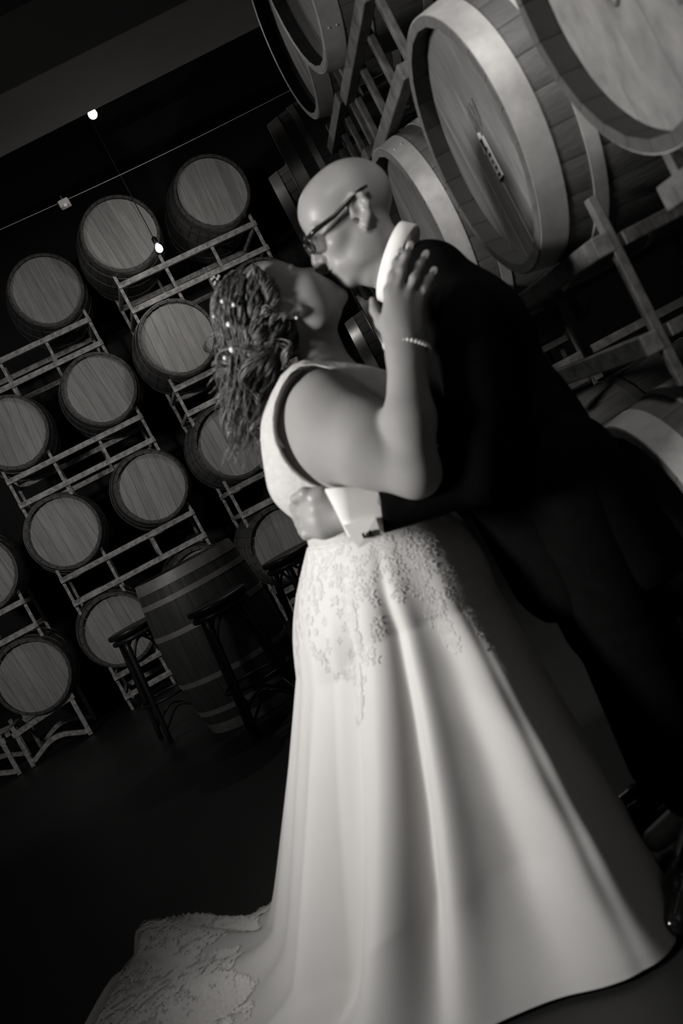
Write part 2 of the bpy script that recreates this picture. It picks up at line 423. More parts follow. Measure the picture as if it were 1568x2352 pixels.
lb_ = RB_OBJ[5]; al = math.radians(-36)     # small label stuck on the staves near the head
lm = Matrix.Translation((0, 0, RB)) @ Matrix.Rotation(al, 4, 'Y') @ Matrix.Translation((0, -L/2+.092, rad(-.40)+.0015)) @ Matrix.Rotation(-.12, 4, 'X')
bm = bmesh.new(); box(bm, (0, 0, 0), (.040, .050, .0012)); lo_ = obj_from('paper_label', bm_mesh('paper_label', bm), 'paper', lb_); lo_.matrix_local = lm
bm = bmesh.new()
for q_ in ((-.006, .004, .014, .006), (.006, -.006, .010, .012), (-.004, -.014, .016, .005)): box(bm, (q_[0], q_[1], .001), (q_[2], q_[3], .0008))
obj_from('printed_line', bm_mesh('printed_line', bm), 'ink', lo_)

# barrel used as a standing table
barrel((-.70, 5.80, 0), .3, 'upright barrel used as a table between the bar stools', None, near=True, upright=True, name='barrel_table')

# ------------------------------------------------------------------ bar stools
def stool(c, rz, label, zs=.72):
    root = thing('bar_stool', (c[0], c[1], 0), label, 'stool', rz, 'dark bentwood bar stools')
    def part(name, bm): return obj_from(name, bm_mesh(name, bm, smooth=True), 'stool', root)
    bm = bmesh.new(); n = 40; prof = [(0, -.012), (.12, -.012), (.158, -.02), (.172, -.012), (.174, .004), (.168, .014), (.15, .016), (.1, .009), (0, .007)]
    rows = [[bm.verts.new((r*math.cos(k*2*PI/n), r*math.sin(k*2*PI/n), zs+z)) for k in range(n)] for r, z in prof[1:-1]]
    for A, B in zip(rows, rows[1:]):
        for k in range(n): bm.faces.new((A[k], A[(k+1) % n], B[(k+1) % n], B[k]))
    bm.faces.new(rows[0][::-1]); bm.faces.new(rows[-1]); part('seat', bm)
    bm = bmesh.new(); tube(bm, [(.150*math.cos(a), .150*math.sin(a), zs-.045) for a in np.linspace(0, 2*PI, 33)[:-1]], .016, 8, closed=True); part('seat_ring', bm)
    leg = lambda a, z: np.array([math.cos(a)*(.135+.085*(1-z/zs)), math.sin(a)*(.135+.085*(1-z/zs)), z])
    for k in range(4):
        a = PI/4+k*PI/2
        bm = bmesh.new(); tube(bm, [leg(a, z) for z in np.linspace(zs-.03, 0, 10)], [.021-.006*abs(i/9-.15) for i in range(10)], 10); part('leg', bm)
        b = a+PI/2
        for zz, s in ((zs-.05, -1), (.24, -1)):      # bent braces arching from leg to leg
            A, B = leg(a, zz-.17), leg(b, zz-.17); pts = []
            for q in np.linspace(0, 1, 14):
                p = A*(1-q)+B*q; p = p+np.array([0, 0, .16*math.sin(q*PI)**.7]) if zz > .3 else p*np.array([1-.25*math.sin(q*PI)]*2+[1])+np.array([0, 0, .10*math.sin(q*PI)])
                pts.append(p)
            bm = bmesh.new(); tube(bm, pts, .0085, 8); part('bent_brace', bm)
    bm = bmesh.new(); tube(bm, [(.185*math.cos(a), .185*math.sin(a), .25) for a in np.linspace(0, 2*PI, 41)[:-1]], .010, 8, closed=True); part('foot_ring', bm)
    return root
s1 = G(306, 1441, .72); stool((s1[0], s1[1]), .35, 'dark bentwood bar stool in front of the lowest middle barrel')
s2 = G(498, 1380, .70); stool((s2[0], s2[1]-.02), .2, 'dark bentwood bar stool right in front of the barrel table', .70)
s3 = G(668, 1275, .71); stool((s3[0], s3[1]), .5, 'dark bar stool half hidden behind the bride’s skirt')

# ------------------------------------------------------------------ lamps and cables
def pendant(px, py, Y, label, pw):
    p = P(px, py, Y); root = thing('pendant_bulb', (p[0], p[1], p[2]), label, 'lamp', 0, 'bare bulbs hanging from the ceiling')
    bm = bmesh.new(); bmesh.ops.create_uvsphere(bm, u_segments=20, v_segments=14, radius=.024)
    for v in bm.verts:
        if v.co.z > 0: v.co.z *= 1.5
    obj_from('bulb', bm_mesh('bulb', bm, smooth=True), 'bulb', root)
    bm = bmesh.new(); tube(bm, [(0, 0, .036), (0, 0, .045), (0, 0, .085), (0, 0, .095)], [.014, .018, .018, .006], 12)
    obj_from('socket', bm_mesh('socket', bm, smooth=True), 'black', root)
    bm = bmesh.new(); tube(bm, [(0, 0, .09), (0, 0, 5.2-p[2])], .0035, 6); obj_from('cord', bm_mesh('cord', bm), 'black', root)
    d = bpy.data.lights.new('bulb_light', 'POINT'); d.energy = pw; d.shadow_soft_size = .03; d.color = (1, .97, .93)
    o = bpy.data.objects.new('bulb_light', d); COL.objects.link(o); o.location = (p[0], p[1], p[2]-.045)
pendant(213, 263, 5.6, 'upper lit bare bulb hanging in the dark at the upper left', 9)
pendant(366, 572, 7.0, 'lower lit bare bulb hanging in front of the back-wall barrels', 7)
a, b = P(-30, 541, 6.5), P(700, 190, 6.5)
bm = bmesh.new(); tube(bm, [a*(1-q)+b*q-np.array([0, 0, .02*math.sin(q*PI)]) for q in np.linspace(0, 1, 16)], .0018, 6)
tag(obj_from('cable', bm_mesh('cable', bm), 'grey_plastic'), 'thin taut cable stretched across the dark above the barrels', 'cable')
p = P(143, 458, 6.5)
root = thing('floodlight', tuple(p-np.array([0, 0, .05])), 'small unlit lamp fitting clipped to the cable at left', 'lamp')
bm = bmesh.new(); box(bm, (0, 0, .02), (.07, .06, .05), bevel=.008); obj_from('housing', bm_mesh('housing', bm), 'grey_plastic', root)
bm = bmesh.new(); box(bm, (0, 0, .055), (.012, .03, .03)); obj_from('bracket', bm_mesh('bracket', bm), 'black', root)
bm = bmesh.new(); bmesh.ops.create_uvsphere(bm, u_segments=12, v_segments=8, radius=.014, matrix=Matrix.Translation((0, -.03, .0))); obj_from('lens', bm_mesh('lens', bm, smooth=True), 'pearl', root)

# ------------------------------------------------------------------ implicit surfaces for figures
def nrm(v): v = np.asarray(v, float); return v/np.linalg.norm(v)
def flat(dx, dy):                       # photo direction -> upright plane direction (no depth)
    a = P(800, 1000, 2.2); b = P(800+dx, 1000+dy, 2.2); return nrm(b-a)
class Field:
    def __init__(s): s.p = []
    def add(s, fn, lo, hi, k=.02, op='add'):
        s.p.append((fn, np.asarray(lo, float), np.asarray(hi, float), k, op)); return s
    def ell(s, c, r, ax=None, k=.02, op='add'):
        c = np.asarray(c, float); r = np.asarray(r, float); A = np.eye(3) if ax is None else np.array([nrm(a) for a in ax])
        def fn(p):
            q = (p-c)@A.T; k0 = np.linalg.norm(q/r, axis=-1); k1 = np.linalg.norm(q/(r*r), axis=-1)
            return np.where(k1 > 1e-9, k0*(k0-1)/np.maximum(k1, 1e-9), -r.min())
        e = np.sqrt(((A*r[:, None])**2).sum(0)); return s.add(fn, c-e, c+e, k, op)
    def cone(s, a, b, ra, rb, k=.02, op='add', squash=None):
        a = np.asarray(a, float); b = np.asarray(b, float)
        if squash is not None:
            n, f = nrm(squash[0]), squash[1]
        ba = b-a; l2 = ba@ba; rr = ra-rb; a2 = l2-rr*rr; il2 = 1/l2
        def fn(p):
            pa = p-a
            if squash is not None:
                h = np.clip(pa@ba/l2, 0, 1); off = pa-h[..., None]*ba
                pa = pa+n*((off@n)*(1/f-1))[..., None]
            y = pa@ba; z = y-l2; x2 = ((pa*l2-y[..., None]*ba)**2).sum(-1); y2 = y*y*l2; z2 = z*z*l2
            kk = np.sign(rr)*rr*rr*x2
            d = (np.sqrt(x2*a2*il2)+y*rr)*il2-ra
            d = np.where(np.sign(z)*a2*z2 > kk, np.sqrt(x2+z2)*il2-rb, d)
            d = np.where(np.sign(y)*a2*y2 < kk, np.sqrt(x2+y2)*il2-ra, d)
            return d*(f if squash is not None else 1)
        m = max(ra, rb); return s.add(fn, np.minimum(a, b)-m, np.maximum(a, b)+m, k, op)
    def chain(s, pts, rads, k=.02, squash=None):
        for i in range(len(pts)-1): s.cone(pts[i], pts[i+1], rads[i], rads[i+1], k=k if i == 0 else .008, squash=squash)
        return s
    def plane(s, o, n, k=.005, op='cut'):          # removes the side the normal points to
        o = np.asarray(o, float); n = nrm(n); return s.add(lambda p: (p-o)@n, [-9]*3, [9]*3, k, op)
    def mesh(s, name, h=.0035, m=None):
        n = 12; lo = np.min([q[1] for q in s.p if q[4] == 'add'], axis=0)-.03; hi = np.max([q[2] for q in s.p if q[4] == 'add'], axis=0)+.03
        nb = np.ceil((hi-lo)/(h*n)).astype(int)
        I = np.stack(np.meshgrid(*[np.arange(k) for k in nb], indexing='ij'), -1).reshape(-1, 3)
        def ev(pts, blo, bhi):
            d = np.full(pts.shape[:-1], .5)
            for fn, plo, phi, k, op in s.p:
                mg = k+.07
                msk = ((blo < phi+mg) & (bhi > plo-mg)).all(-1)
                if not msk.any(): continue
                v = fn(pts[msk]); c = d[msk]
                if op == 'add':
                    hh = np.maximum(k-abs(c-v), 0)/k; c = np.minimum(c, v)-hh*hh*k/4
                elif op in ('sub',):
                    v = -v; hh = np.maximum(k-abs(c-v), 0)/k; c = np.maximum(c, v)+hh*hh*k/4
                else:
                    hh = np.maximum(k-abs(c-v), 0)/k; c = np.maximum(c, v)+hh*hh*k/4
                d[msk] = c
            return d
        ctr = lo+(I+.5)*n*h; half = n*h/2
        d = ev(ctr[:, None, :], ctr-1e-6, ctr+1e-6)[:, 0] if False else ev(ctr[:, None, :], ctr-half, ctr+half)[:, 0]
        I = I[abs(d) < n*h*.87*1.6+.012]
        g = np.stack(np.meshgrid(*[np.arange(n+1)]*3, indexing='ij'), -1)
        NN = nb*n+2
        gid = lambda c: (c[..., 0]*NN[1]+c[..., 1])*NN[2]+c[..., 2]
        Vp, Vi, Q = [], [], []
        for b0 in range(0, len(I), 160):
            Ib = I[b0:b0+160]; base = Ib[:, None, None, None, :]*n; gi = base+g[None]
            pts = lo+gi*h; B = len(Ib)
            D = ev(pts.reshape(B, -1, 3), lo+Ib*n*h, lo+(Ib+1)*n*h).reshape(B, n+1, n+1, n+1)
            D = np.where(abs(D) < 1e-9, 1e-9, D)
            acc = np.zeros((B, n, n, n, 3)); cnt = np.zeros((B, n, n, n))
            sl = lambda o: tuple(slice(o[i], o[i]+n) for i in range(3))
            for ax in range(3):
                o1, o2 = [i for i in range(3) if i != ax]
                for u in (0, 1):
                    for v in (0, 1):
                        a = [0, 0, 0]; a[o1] = u; a[o2] = v; bq = list(a); bq[ax] = 1
                        da = D[(slice(None),)+sl(a)]; db = D[(slice(None),)+sl(bq)]
                        cr = (da < 0) != (db < 0); t = np.where(cr, da/np.where(cr, da-db, 1), 0)
                        pos = np.zeros((B, n, n, n, 3)); pos[..., o1] = u; pos[..., o2] = v; pos[..., ax] = t
                        acc += pos*cr[..., None]; cnt += cr
            on = cnt > 0
            cell = gi[:, :n, :n, :n][on]
            Vp.append(lo+(cell+acc[on]/cnt[on][:, None])*h); Vi.append(gid(cell))
            for ax in range(3):
                o1, o2 = [(1, 2), (2, 0), (0, 1)][ax]
                a = D[:, :n, :n, :n]; sh = [0, 0, 0]; sh[ax] = 1; bD = D[(slice(None),)+sl(sh)]
                cr = (a < 0) != (bD < 0); c = gi[:, :n, :n, :n][cr]; inside = (a < 0)[cr]
                e1 = np.zeros(3, int); e1[o1] = 1; e2 = np.zeros(3, int); e2[o2] = 1
                q = np.stack([gid(c), gid(c-e1), gid(c-e1-e2), gid(c-e2)], -1)
                q[~inside] = q[~inside][:, ::-1]; Q.append(q)
        Vp = np.concatenate(Vp); Vi = np.concatenate(Vi); Q = np.concatenate(Q)
        o = np.argsort(Vi); Vi = Vi[o]; Vp = Vp[o]; ix = np.searchsorted(Vi, Q); ix = np.clip(ix, 0, len(Vi)-1)
        ok = (Vi[ix] == Q).all(1); ix = ix[ok]
        me = bpy.data.meshes.new(name); me.vertices.add(len(Vp)); me.vertices.foreach_set('co', Vp.astype('f').ravel())
        me.loops.add(len(ix)*4); me.loops.foreach_set('vertex_index', ix.astype('i').ravel())
        me.polygons.add(len(ix)); me.polygons.foreach_set('loop_start', (np.arange(len(ix))*4).astype('i'))
        me.update(calc_edges=True); me.validate()
        me.polygons.foreach_set('use_smooth', [True]*len(me.polygons))
        if m: me.materials.append(MT[m])
        return me

def head_field(fd, C, f, u, sc=1.0, male=False):
    """head about the point between the ears; f = where the face looks, u = toward the crown"""
    f = nrm(f); u = nrm(u-f*(u@f)); s = np.cross(f, u); ax = (s, f, u)
    L_ = lambda x, y, z: C+sc*(s*x+f*y+u*z)
    E = lambda c, r, k=.02, op='add', a=ax: fd.ell(L_(*c), np.array(r)*sc, a, k*sc, op)
    E((0, -.015, .042), (.076, .098, .084))
    E((0, .036, .045), (.064, .062, .062), .03)
    E((0, .030, -.030), (.060, .064, .080), .03)
    E((0, .040, -.072), (.050 if male else .044, .050, .036), .03)
    E((0, .080, -.098), (.022, .016, .017), .022)
    for q in (-1, 1):
        E((q*.050, .012, -.065), (.016, .034, .030), .025)                    # jaw corner
        E((q*.042, .064, -.022), (.020, .020, .018), .025)                    # cheekbone
        E((q*.030, .086, .026), (.024, .010, .008 if male else .006), .014)    # brow
        E((q*.031, .098, .004), (.019, .012, .013), .014, 'sub')              # socket
        E((q*.031, .078, .003), (.0135, .0135, .0125), .006)                  # closed lid
        E((q*.031, .0925, -.0035), (.013, .0022, .0012), .002, 'sub')         # lash line
    nb = (.0085, .0130) if male else (.0075, .0108)
    fd.cone(L_(0, .090, .014), L_(0, .114 if male else .110, -.028), nb[0]*sc, nb[1]*sc, k=.014*sc)
    for q in (-1, 1):
        E((q*.012, .103, -.033), (.0075, .009, .0075), .007)
        E((q*.006, .108, -.042), (.0035, .005, .004), .003, 'sub')
    E((0, .083, -.062), (.028, .014, .020), .02)
    E((0, .0955, -.0565), (.022, .0085, .0052), .004)
    E((0, .0945, -.067), (.020, .0090, .0062), .004)
    E((0, .105, -.0618), (.024, .008, .0012), .0025, 'sub')
    for q in (-1, 1):                                                       # ears
        pts = [L_(q*x, y, z) for x, y, z in ((.073, .010, -.004), (.079, .004, .022), (.084, -.012, .031), (.087, -.026, .020), (.086, -.027, 0), (.081, -.016, -.020), (.075, -.002, -.033), (.073, .006, -.024))]
        fd.chain(pts, [v*sc for v in (.0045, .0052, .0054, .0054, .005, .005, .0068, .004)], k=.006*sc)
        E((q*.077, -.010, .000), (.0048, .017, .026), .008)
        fd.chain([L_(q*.080, -.016, .014), L_(q*.083, -.017, .0), L_(q*.079, -.008, -.014)], [.004*sc, .0038*sc, .0036*sc], k=.005*sc)
        E((q*.088, -.004, -.003), (.0085, .0075, .009), .005, 'sub')
    return L_

def hand_field(fd, wrist, palm_c, nrml, fingers, thumb, rk=.0075, pr=(.040, .013, .045), pal=None):
    """fingers: list of joint lists; the palm spans between wrist and knuckles"""
    wrist = np.asarray(wrist); kn = np.mean([f[0] for f in fingers], axis=0); a = nrm(kn-wrist); n = nrm(nrml-a*(nrml@a)); sd = np.cross(a, n)
    for f in fingers:
        fd.cone(wrist+(f[0]-wrist)*.30, f[0], .0155, rk*1.38, k=.014)
        r = [rk*v for v in np.linspace(1.28, .86, len(f))]; fd.chain(f, r, k=.008)
        for j in f[1:-1]: fd.ell(j, [rk*1.12]*3, k=.004)
    fd.chain(thumb, [rk*v for v in np.linspace(1.9, 1.05, len(thumb))], k=.016)
    fd.ell(palm_c, (pr[0], pr[1], pr[2]), (sd, n, a), k=.016)

# ------------------------------------------------------------------ the bride
bf, bu = flat(.37, -.93), flat(-.93, -.37)
BH = P(660, 716, 2.24)
B = Field(); YB = 2.25
Lb = head_field(B, BH, bf, bu, .98)
for q in (-1, 1):
    B.ell(BH+np.cross(bf, bu)*q*.040+bf*.046-bu*.030, (.031, .040, .038), (np.cross(bf, bu), bf, bu), k=.04)      # full cheeks
neck0 = P(705, 735, 2.26); neck1 = P(752, 850, 2.28)
B.cone(neck0, neck1, .050, .056, k=.025)
# torso, shoulders
ches, wai, hipc = P(782, 1000, 2.27), P(868, 1195, 2.26), P(905, 1330, 2.25)
B.cone(P(765, 915, 2.27), ches, .070, .135, k=.04); B.cone(ches, wai, .150, .140, k=.05)
B.ell(P(870, 985, 2.20), (.08, .085, .08), k=.05); B.ell(P(870, 985, 2.36), (.08, .085, .08), k=.05)
B.cone(wai, hipc, .140, .165, k=.05)
B.cone(P(742, 912, 2.13), P(742, 912, 2.42), .058, .058, k=.04)
B.cone(P(935, 1400, 2.17), (.10, 2.16, .06), .09, .045, k=.05); B.cone(P(935, 1400, 2.33), (.10, 2.34, .06), .09, .045, k=.05)
B.cone((.10, 2.16, .05), (.24, 2.15, .035), .035, .028, k=.03); B.cone((.10, 2.34, .05), (.24, 2.34, .035), .035, .028, k=.03)
# near arm: shoulder, elbow, wrist
sh, mid, elb = P(752, 950, 2.07), P(850, 1022, 1.99), P(955, 1088, 1.92)
B.cone(sh, mid, .088, .082, k=.03); B.cone(mid, elb, .088, .048, k=.03)
B.ell(P(775, 1018, 2.05), (.105, .085, .086), (flat(1, .75), (0, 1, 0), flat(-.75, 1)), k=.03)
fa = P(941, 960, 1.90); wr = P(932, 806, 1.90)
B.cone(elb+np.array([0, 0, .005]), fa, .046, .047, k=.022); B.cone(fa, wr, .047, .034, k=.02, squash=((0, 1, 0), .8))
YH = 1.885
K = lambda x, y, dy=0: P(x, y, YH+dy)
fing = [[K(893, 668, .004), K(902, 634, .0), K(910, 605, .010), K(916, 585, .022)],
        [K(913, 668), K(922, 622, -.006), K(932, 589, .004), K(939, 570, .016)],
        [K(937, 678), K(951, 640, -.006), K(964, 609, .004), K(974, 590, .016)],
        [K(960, 694, .006), K(973, 666, .002), K(985, 642, .010), K(993, 627, .022)]]
hand_field(B, K(930, 795), K(921, 728, .004), np.array([0, -1., 0]), fing,
           [K(900, 775, .012), K(876, 742, .026), K(861, 712, .036), K(856, 690, .044)], rk=.0073, pr=(.037, .015, .050))
B.cone(wr, K(928, 770), .034, .030, k=.02, squash=((0, 1, 0), .7))
# far arm goes up behind the man's neck
sh2, el2, wr2 = P(785, 945, 2.45), P(935, 925, 2.50), P(935, 765, 2.44)
B.cone(P(748, 930, 2.40), sh2, .07, .075, k=.04); B.cone(sh2, el2, .070, .048, k=.03); B.cone(el2, wr2, .045, .030, k=.02)
hand_field(B, wr2, P(912, 700, 2.40), np.array([0, 1., 0]), [[P(900+9*i, 680, 2.385-.004*i), P(904+12*i, 650, 2.375), P(908+13*i, 625, 2.37)] for i in range(4)],
           [P(895, 725, 2.40), P(880, 700, 2.385), P(876, 682, 2.38)])
bride = obj_from('person', B.mesh('person', .0034), 'skin')
tag(bride, 'woman in a sleeveless ivory wedding dress, head tilted back to be kissed', 'person', 'couple kissing in the barrel cellar')
# lips, nails
def nail(parent, tip, prev, n, r=.0074, l=.0150):
    a = nrm(tip-prev); c = tip+a*.004+np.array(n)*.0035; bm = bmesh.new()
    x = nrm(np.cross(a, n)); R = Matrix((x, np.array(n), a)).transposed().to_4x4()
    bmesh.ops.create_uvsphere(bm, u_segments=12, v_segments=8, radius=1, matrix=Matrix.Translation(c) @ R @ Matrix.Diagonal((r, .0034, l, 1)))
    return obj_from('fingernail', bm_mesh('fingernail', bm, smooth=True), 'nail', parent)
for f in fing: nail(bride, f[-1], f[-2], (0, -1, 0))

# bodice: a shell over the torso with the arm opening cut away
D = Field(); e = .009
D.cone(P(700, 930, 2.27), ches, .060+e, .140+e, k=.04); D.cone(ches, wai, .155+e, .146+e, k=.05)
D.cone(P(700, 905, 2.17), P(700, 905, 2.38), .045, .045, k=.04)
D.ell(P(872, 985, 2.20), (.085, .09, .085), k=.05); D.ell(P(872, 985, 2.36), (.085, .09, .085), k=.05)
D.cone(wai, P(885, 1285, 2.26), .147+e, .165, k=.04)
D.cone(P(690, 985, 2.22), P(700, 1100, 2.25), .080, .085, k=.05)
D.cone(P(788, 968, 1.6), P(788, 968, 2.17), .155, .148, k=.008, op='sub')
D.cone(P(785, 980, 2.38), P(785, 980, 3.0), .11, .12, k=.008, op='sub')
D.ell(P(775, 800, 2.27), (.12, .115, .075), (flat(1, .25), (0, 1, 0), flat(-.25, 1)), k=.006, op='sub')
dress = obj_from('wedding_dress', D.mesh('bodice', .004), 'bodice', bride)
dress['label'] = 'sleeveless ivory dress with lace bodice and long train'

# shoulder strap widening into the chest panel
so = [(597, 1012), (600, 985), (608, 950), (622, 905), (645, 862), (672, 837), (700, 826), (740, 828), (800, 832), (850, 840), (895, 853), (930, 865)]
si = [(655, 1030), (637, 1000), (627, 965), (632, 925), (647, 888), (666, 858), (690, 841), (720, 838), (762, 849), (812, 874), (862, 908), (905, 935)]
sy = [2.165, 2.165, 2.16, 2.155, 2.15, 2.145, 2.14, 2.14, 2.14, 2.14, 2.135, 2.13]
q = np.linspace(0, 11, 60); bm = bmesh.new(); rws = []
for t in q:
    I_ = np.arange(12); o_ = [np.interp(t, I_, [v[j] for v in so]) for j in (0, 1)]; i_ = [np.interp(t, I_, [v[j] for v in si]) for j in (0, 1)]; yy = np.interp(t, I_, sy)
    cr = []
    for e_, dy in ((0, .052), (0, .034), (.15, .028), (.4, .018), (.75, .008), (1, .002), (1, .014), (.4, .03)):
        dy *= 1-.45*min(max(t-5, 0)/3, 1); cr.append(bm.verts.new(P(o_[0]*(1-e_)+i_[0]*e_, o_[1]*(1-e_)+i_[1]*e_, yy+dy-(.03*min(max(t-6, 0)/5, 1)))))
    rws.append(cr)
for A_, B_ in zip(rws, rws[1:]):
    for j in range(8): bm.faces.new((A_[j], A_[(j+1) % 8], B_[(j+1) % 8], B_[j]))
bm.faces.new(rws[0][::-1]); bm.faces.new(rws[-1])
obj_from('shoulder_strap', bm_mesh('shoulder_strap', bm, smooth=True), 'bodice', dress)

# skirt
def interp_ring(ctrl, th):
    a = np.array([c[0] for c in ctrl], float); o = np.argsort(a); a = a[o]; xy = np.array([c[1] for c in ctrl], float)[o]
    n = len(a); aa = np.concatenate([a-360, a, a+360]); X = np.concatenate([xy]*3)
    # periodic Catmull-Rom
    j = np.searchsorted(aa, th, side='right')-1; t = (th-aa[j])/(aa[j+1]-aa[j])
    m0 = (X[j+1]-X[j-1])/(aa[j+1]-aa[j-1])[:, None]*(aa[j+1]-aa[j])[:, None]; m1 = (X[j+2]-X[j])/(aa[j+2]-aa[j])[:, None]*(aa[j+1]-aa[j])[:, None]
    t = t[:, None]; h00 = 2*t**3-3*t**2+1; h10 = t**3-2*t**2+t; h01 = -2*t**3+3*t**2; h11 = t**3-t**2
    return h00*X[j]+h10*m0+h01*X[j+1]+h11*m1
Fc = [(0, (.315, 2.20)), (-30, (.31, 2.0)), (-50, (.27, 1.80)), (-70, (.17, 1.755)), (-90, (.02, 1.79)), (-110, (-.20, 1.87)), (-130, (-.40, 2.0)), (-150, (-.50, 2.16)),
      (-170, (-.54, 2.36)), (170, (-.58, 2.54)), (150, (-.58, 2.70)), (120, (-.30, 2.84)), (90, (.0, 2.82)), (45, (.27, 2.6))]
Hc = [(0, (.33, 2.20)), (-30, (.325, 1.99)), (-50, (.275, 1.79)), (-70, (.17, 1.74)), (-90, (.02, 1.775)), (-110, (-.22, 1.85)), (-130, (-.55, 1.93)), (-142, (-.85, 2.05)), (-155, (-1.10, 2.32)),
      (-168, (-1.20, 2.60)), (180, (-1.17, 2.80)), (175, (-1.13, 2.98)), (169, (-1.07, 3.02)), (163, (-1.10, 3.27)), (155, (-.95, 3.18)), (143, (-.66, 2.90)), (120, (-.26, 2.84)), (90, (.0, 2.86)), (45, (.28, 2.64))]
NT, NZ = 720, 150
th = np.linspace(-180, 180, NT, endpoint=False)
wc = P(872, 1215, 2.26)
rx = .172
ta = np.radians(th); tilt = flat(350, -92)            # the waist seam follows the lean of her body
Wp = wc+np.outer(np.cos(ta), tilt)*rx+np.outer(np.sin(ta), np.array([0, 1, 0]))*.166
Fp = np.c_[interp_ring(Fc, th), np.full(NT, .01)]; Hp = np.c_[interp_ring(Hc, th), np.full(NT, .012)]
ext = np.linalg.norm((Hp-Fp)[:, :2], axis=1)
def ang(a, b): return (a-b+180) % 360-180
rows = []
uu = np.linspace(0, 1, NZ)
for q in uu:
    t = q
    lin = Wp*(1-t)+Hp*t
    # hip fullness then straight; train directions follow a hollow curve onto the floor
    T0, RD = .78, .13                                  # cone down to the floor, then out along it, with a rounded turn
    hpr = t-T0; sm = RD*math.log1p(math.exp(min(hpr/RD*4, 50)))/4
    sm1 = RD*math.log1p(math.exp((1-T0)/RD*4))/4; fl = sm/sm1
    cn = (t-sm)/(1-sm1)
    bz = Wp*(1-cn)+Fp*cn+(Hp-Fp)*fl
    wgt = np.clip(ext/.25, 0, 1)[:, None]; wgt = wgt*wgt*(3-2*wgt)
    p = lin*(1-wgt)+bz*wgt
    hip = .022*math.sin(min(t/.22, 1)*PI)
    out = Fp-wc; out[:, 2] = 0; out /= np.linalg.norm(out, axis=1)[:, None]
    A = min(1, t/.75)**1.1*(1 if t < .9 else 1)
    dsp = np.full(NT, hip)
    flr = np.clip((t-.75)/.25, 0, 1)
    for a0, sw, wd, am in ((-152, 3, 2, -.010), (-148, 4, 7, .055), (-132, 8, 7, -.070), (-119, 11, 7, .050), (-112, 12, 3, -.034), (-106, 12, 4, .026), (-92, 9, 8, -.036), (-70, 3, 9, .018), (-48, 0, 12, -.026),
                           (-12, 0, 8, .012), (178, 0, 6, .030), (163, 0, 5, -.025), (147, 0, 7, .03), (125, 0, 8, -.03), (100, 0, 9, .03), (70, 0, 9, -.03), (40, 0, 8, .02), (-169, 2, 5, .022), (-129, 8, 2.5, -.012), (-110, 9, 2, -.010), (-70, 4, 3, -.007)):
        c = a0+sw*(1-t)*1.1
        dsp = dsp+A*am*np.exp(-(ang(th, c)/wd)**2)*(1-.55*flr)
    p = p+out*dsp[:, None]
    # creases of the cloth lying on the floor
    lie = np.clip((.11-p[:, 2])/.11, 0, 1)*np.clip(ext/.3, 0, 1)
    p[:, 2] += lie*(.016*np.sin(np.radians(th)*9+t*7)+.010*np.sin(np.radians(th)*21-t*11+1)+.028)*(1-.75*(t > .985))
    # diagonal soft wrinkles
    p += out*(.0035*A*np.sin(p[:, 2]*34+th*.20)*np.clip((th+130)/60, 0, 1)*np.clip((-th)/40, 0, 1))[:, None]
    p[:, 2] = np.maximum(p[:, 2], .006)
    rows.append(p)
V = np.concatenate(rows); Fq = []
for i in range(NZ-1):
    for k in range(NT):
        k2 = (k+1) % NT; Fq.append((i*NT+k, (i+1)*NT+k, (i+1)*NT+k2, i*NT+k2))
Fq.append(tuple(range(NT)))
sk = obj_from('skirt', mk_mesh('skirt', V, Fq, 'satin'), None, dress)
sk['label'] = 'full satin skirt falling in soft folds into a train'
SK = np.array(rows)                                   # (NZ, NT, 3)
def sk_at(thd, q):
    i = min(max(int(round(q*(NZ-1))), 1), NZ-2); k = int(round((thd+180)/360*NT)) % NT
    p = SK[i, k]; du = SK[i, (k+2) % NT]-SK[i, (k-2) % NT]; dv = SK[i+1, k]-SK[i-1, k]; n = nrm(np.cross(du, dv))
    if n@(p-np.array([.1, 2.3, -.2])) < 0: n = -n
    return p, nrm(du), n
def petals(name, sites, parent, size=.011, up=1.0, m='lace'):
    V, Fc_ = [], []
    for thd, q in sites:
        p, du, n = sk_at(thd, q); dv = np.cross(n, du); a0 = random.uniform(0, 6); npet = random.choice((4, 5, 6)); sz = size*random.uniform(.6, 1.3)
        for k in range(npet):
            a = a0+k*2*PI/npet; d = du*math.cos(a)+dv*math.sin(a); s_ = np.cross(n, d); b = len(V); c = p+n*.0006*up
            V += [c, c+d*sz*.55+s_*sz*.34+n*.0004*up, c+d*sz*1.15+n*.0008*up, c+d*sz*.55-s_*sz*.34+n*.0004*up, c+d*sz*.55+n*.0012*up]
            Fc_ += [(b, b+1, b+4), (b+1, b+2, b+4), (b+2, b+3, b+4), (b+3, b, b+4)]
    o = obj_from(name, mk_mesh(name, V, Fc_, m, False), None, parent); o['kind'] = 'stuff'; return o
sites = []
for _ in range(420):                                    # sprays of lace hanging from the waist over the hips
    a = random.uniform(-178, -8); lim = .10+.16*abs(math.sin(math.radians(a*2.6+40)))**1.5
    q = random.random()**1.4*lim; sites.append((a, .01+q))
for c0, c1, q0, q1, n_ in ((-118, -122, .1, .34, 160), (-66, -58, .12, .38, 170), (-84, -80, .1, .30, 110), (-30, -28, .1, .3, 80)):
    for _ in range(n_):
        t = random.random(); sites.append((c0+(c1-c0)*t+random.gauss(0, 2.6*(1-.5*t)), q0+(q1-q0)*t))
petals('lace_applique', sites, sk, .010, .6)
sites = []
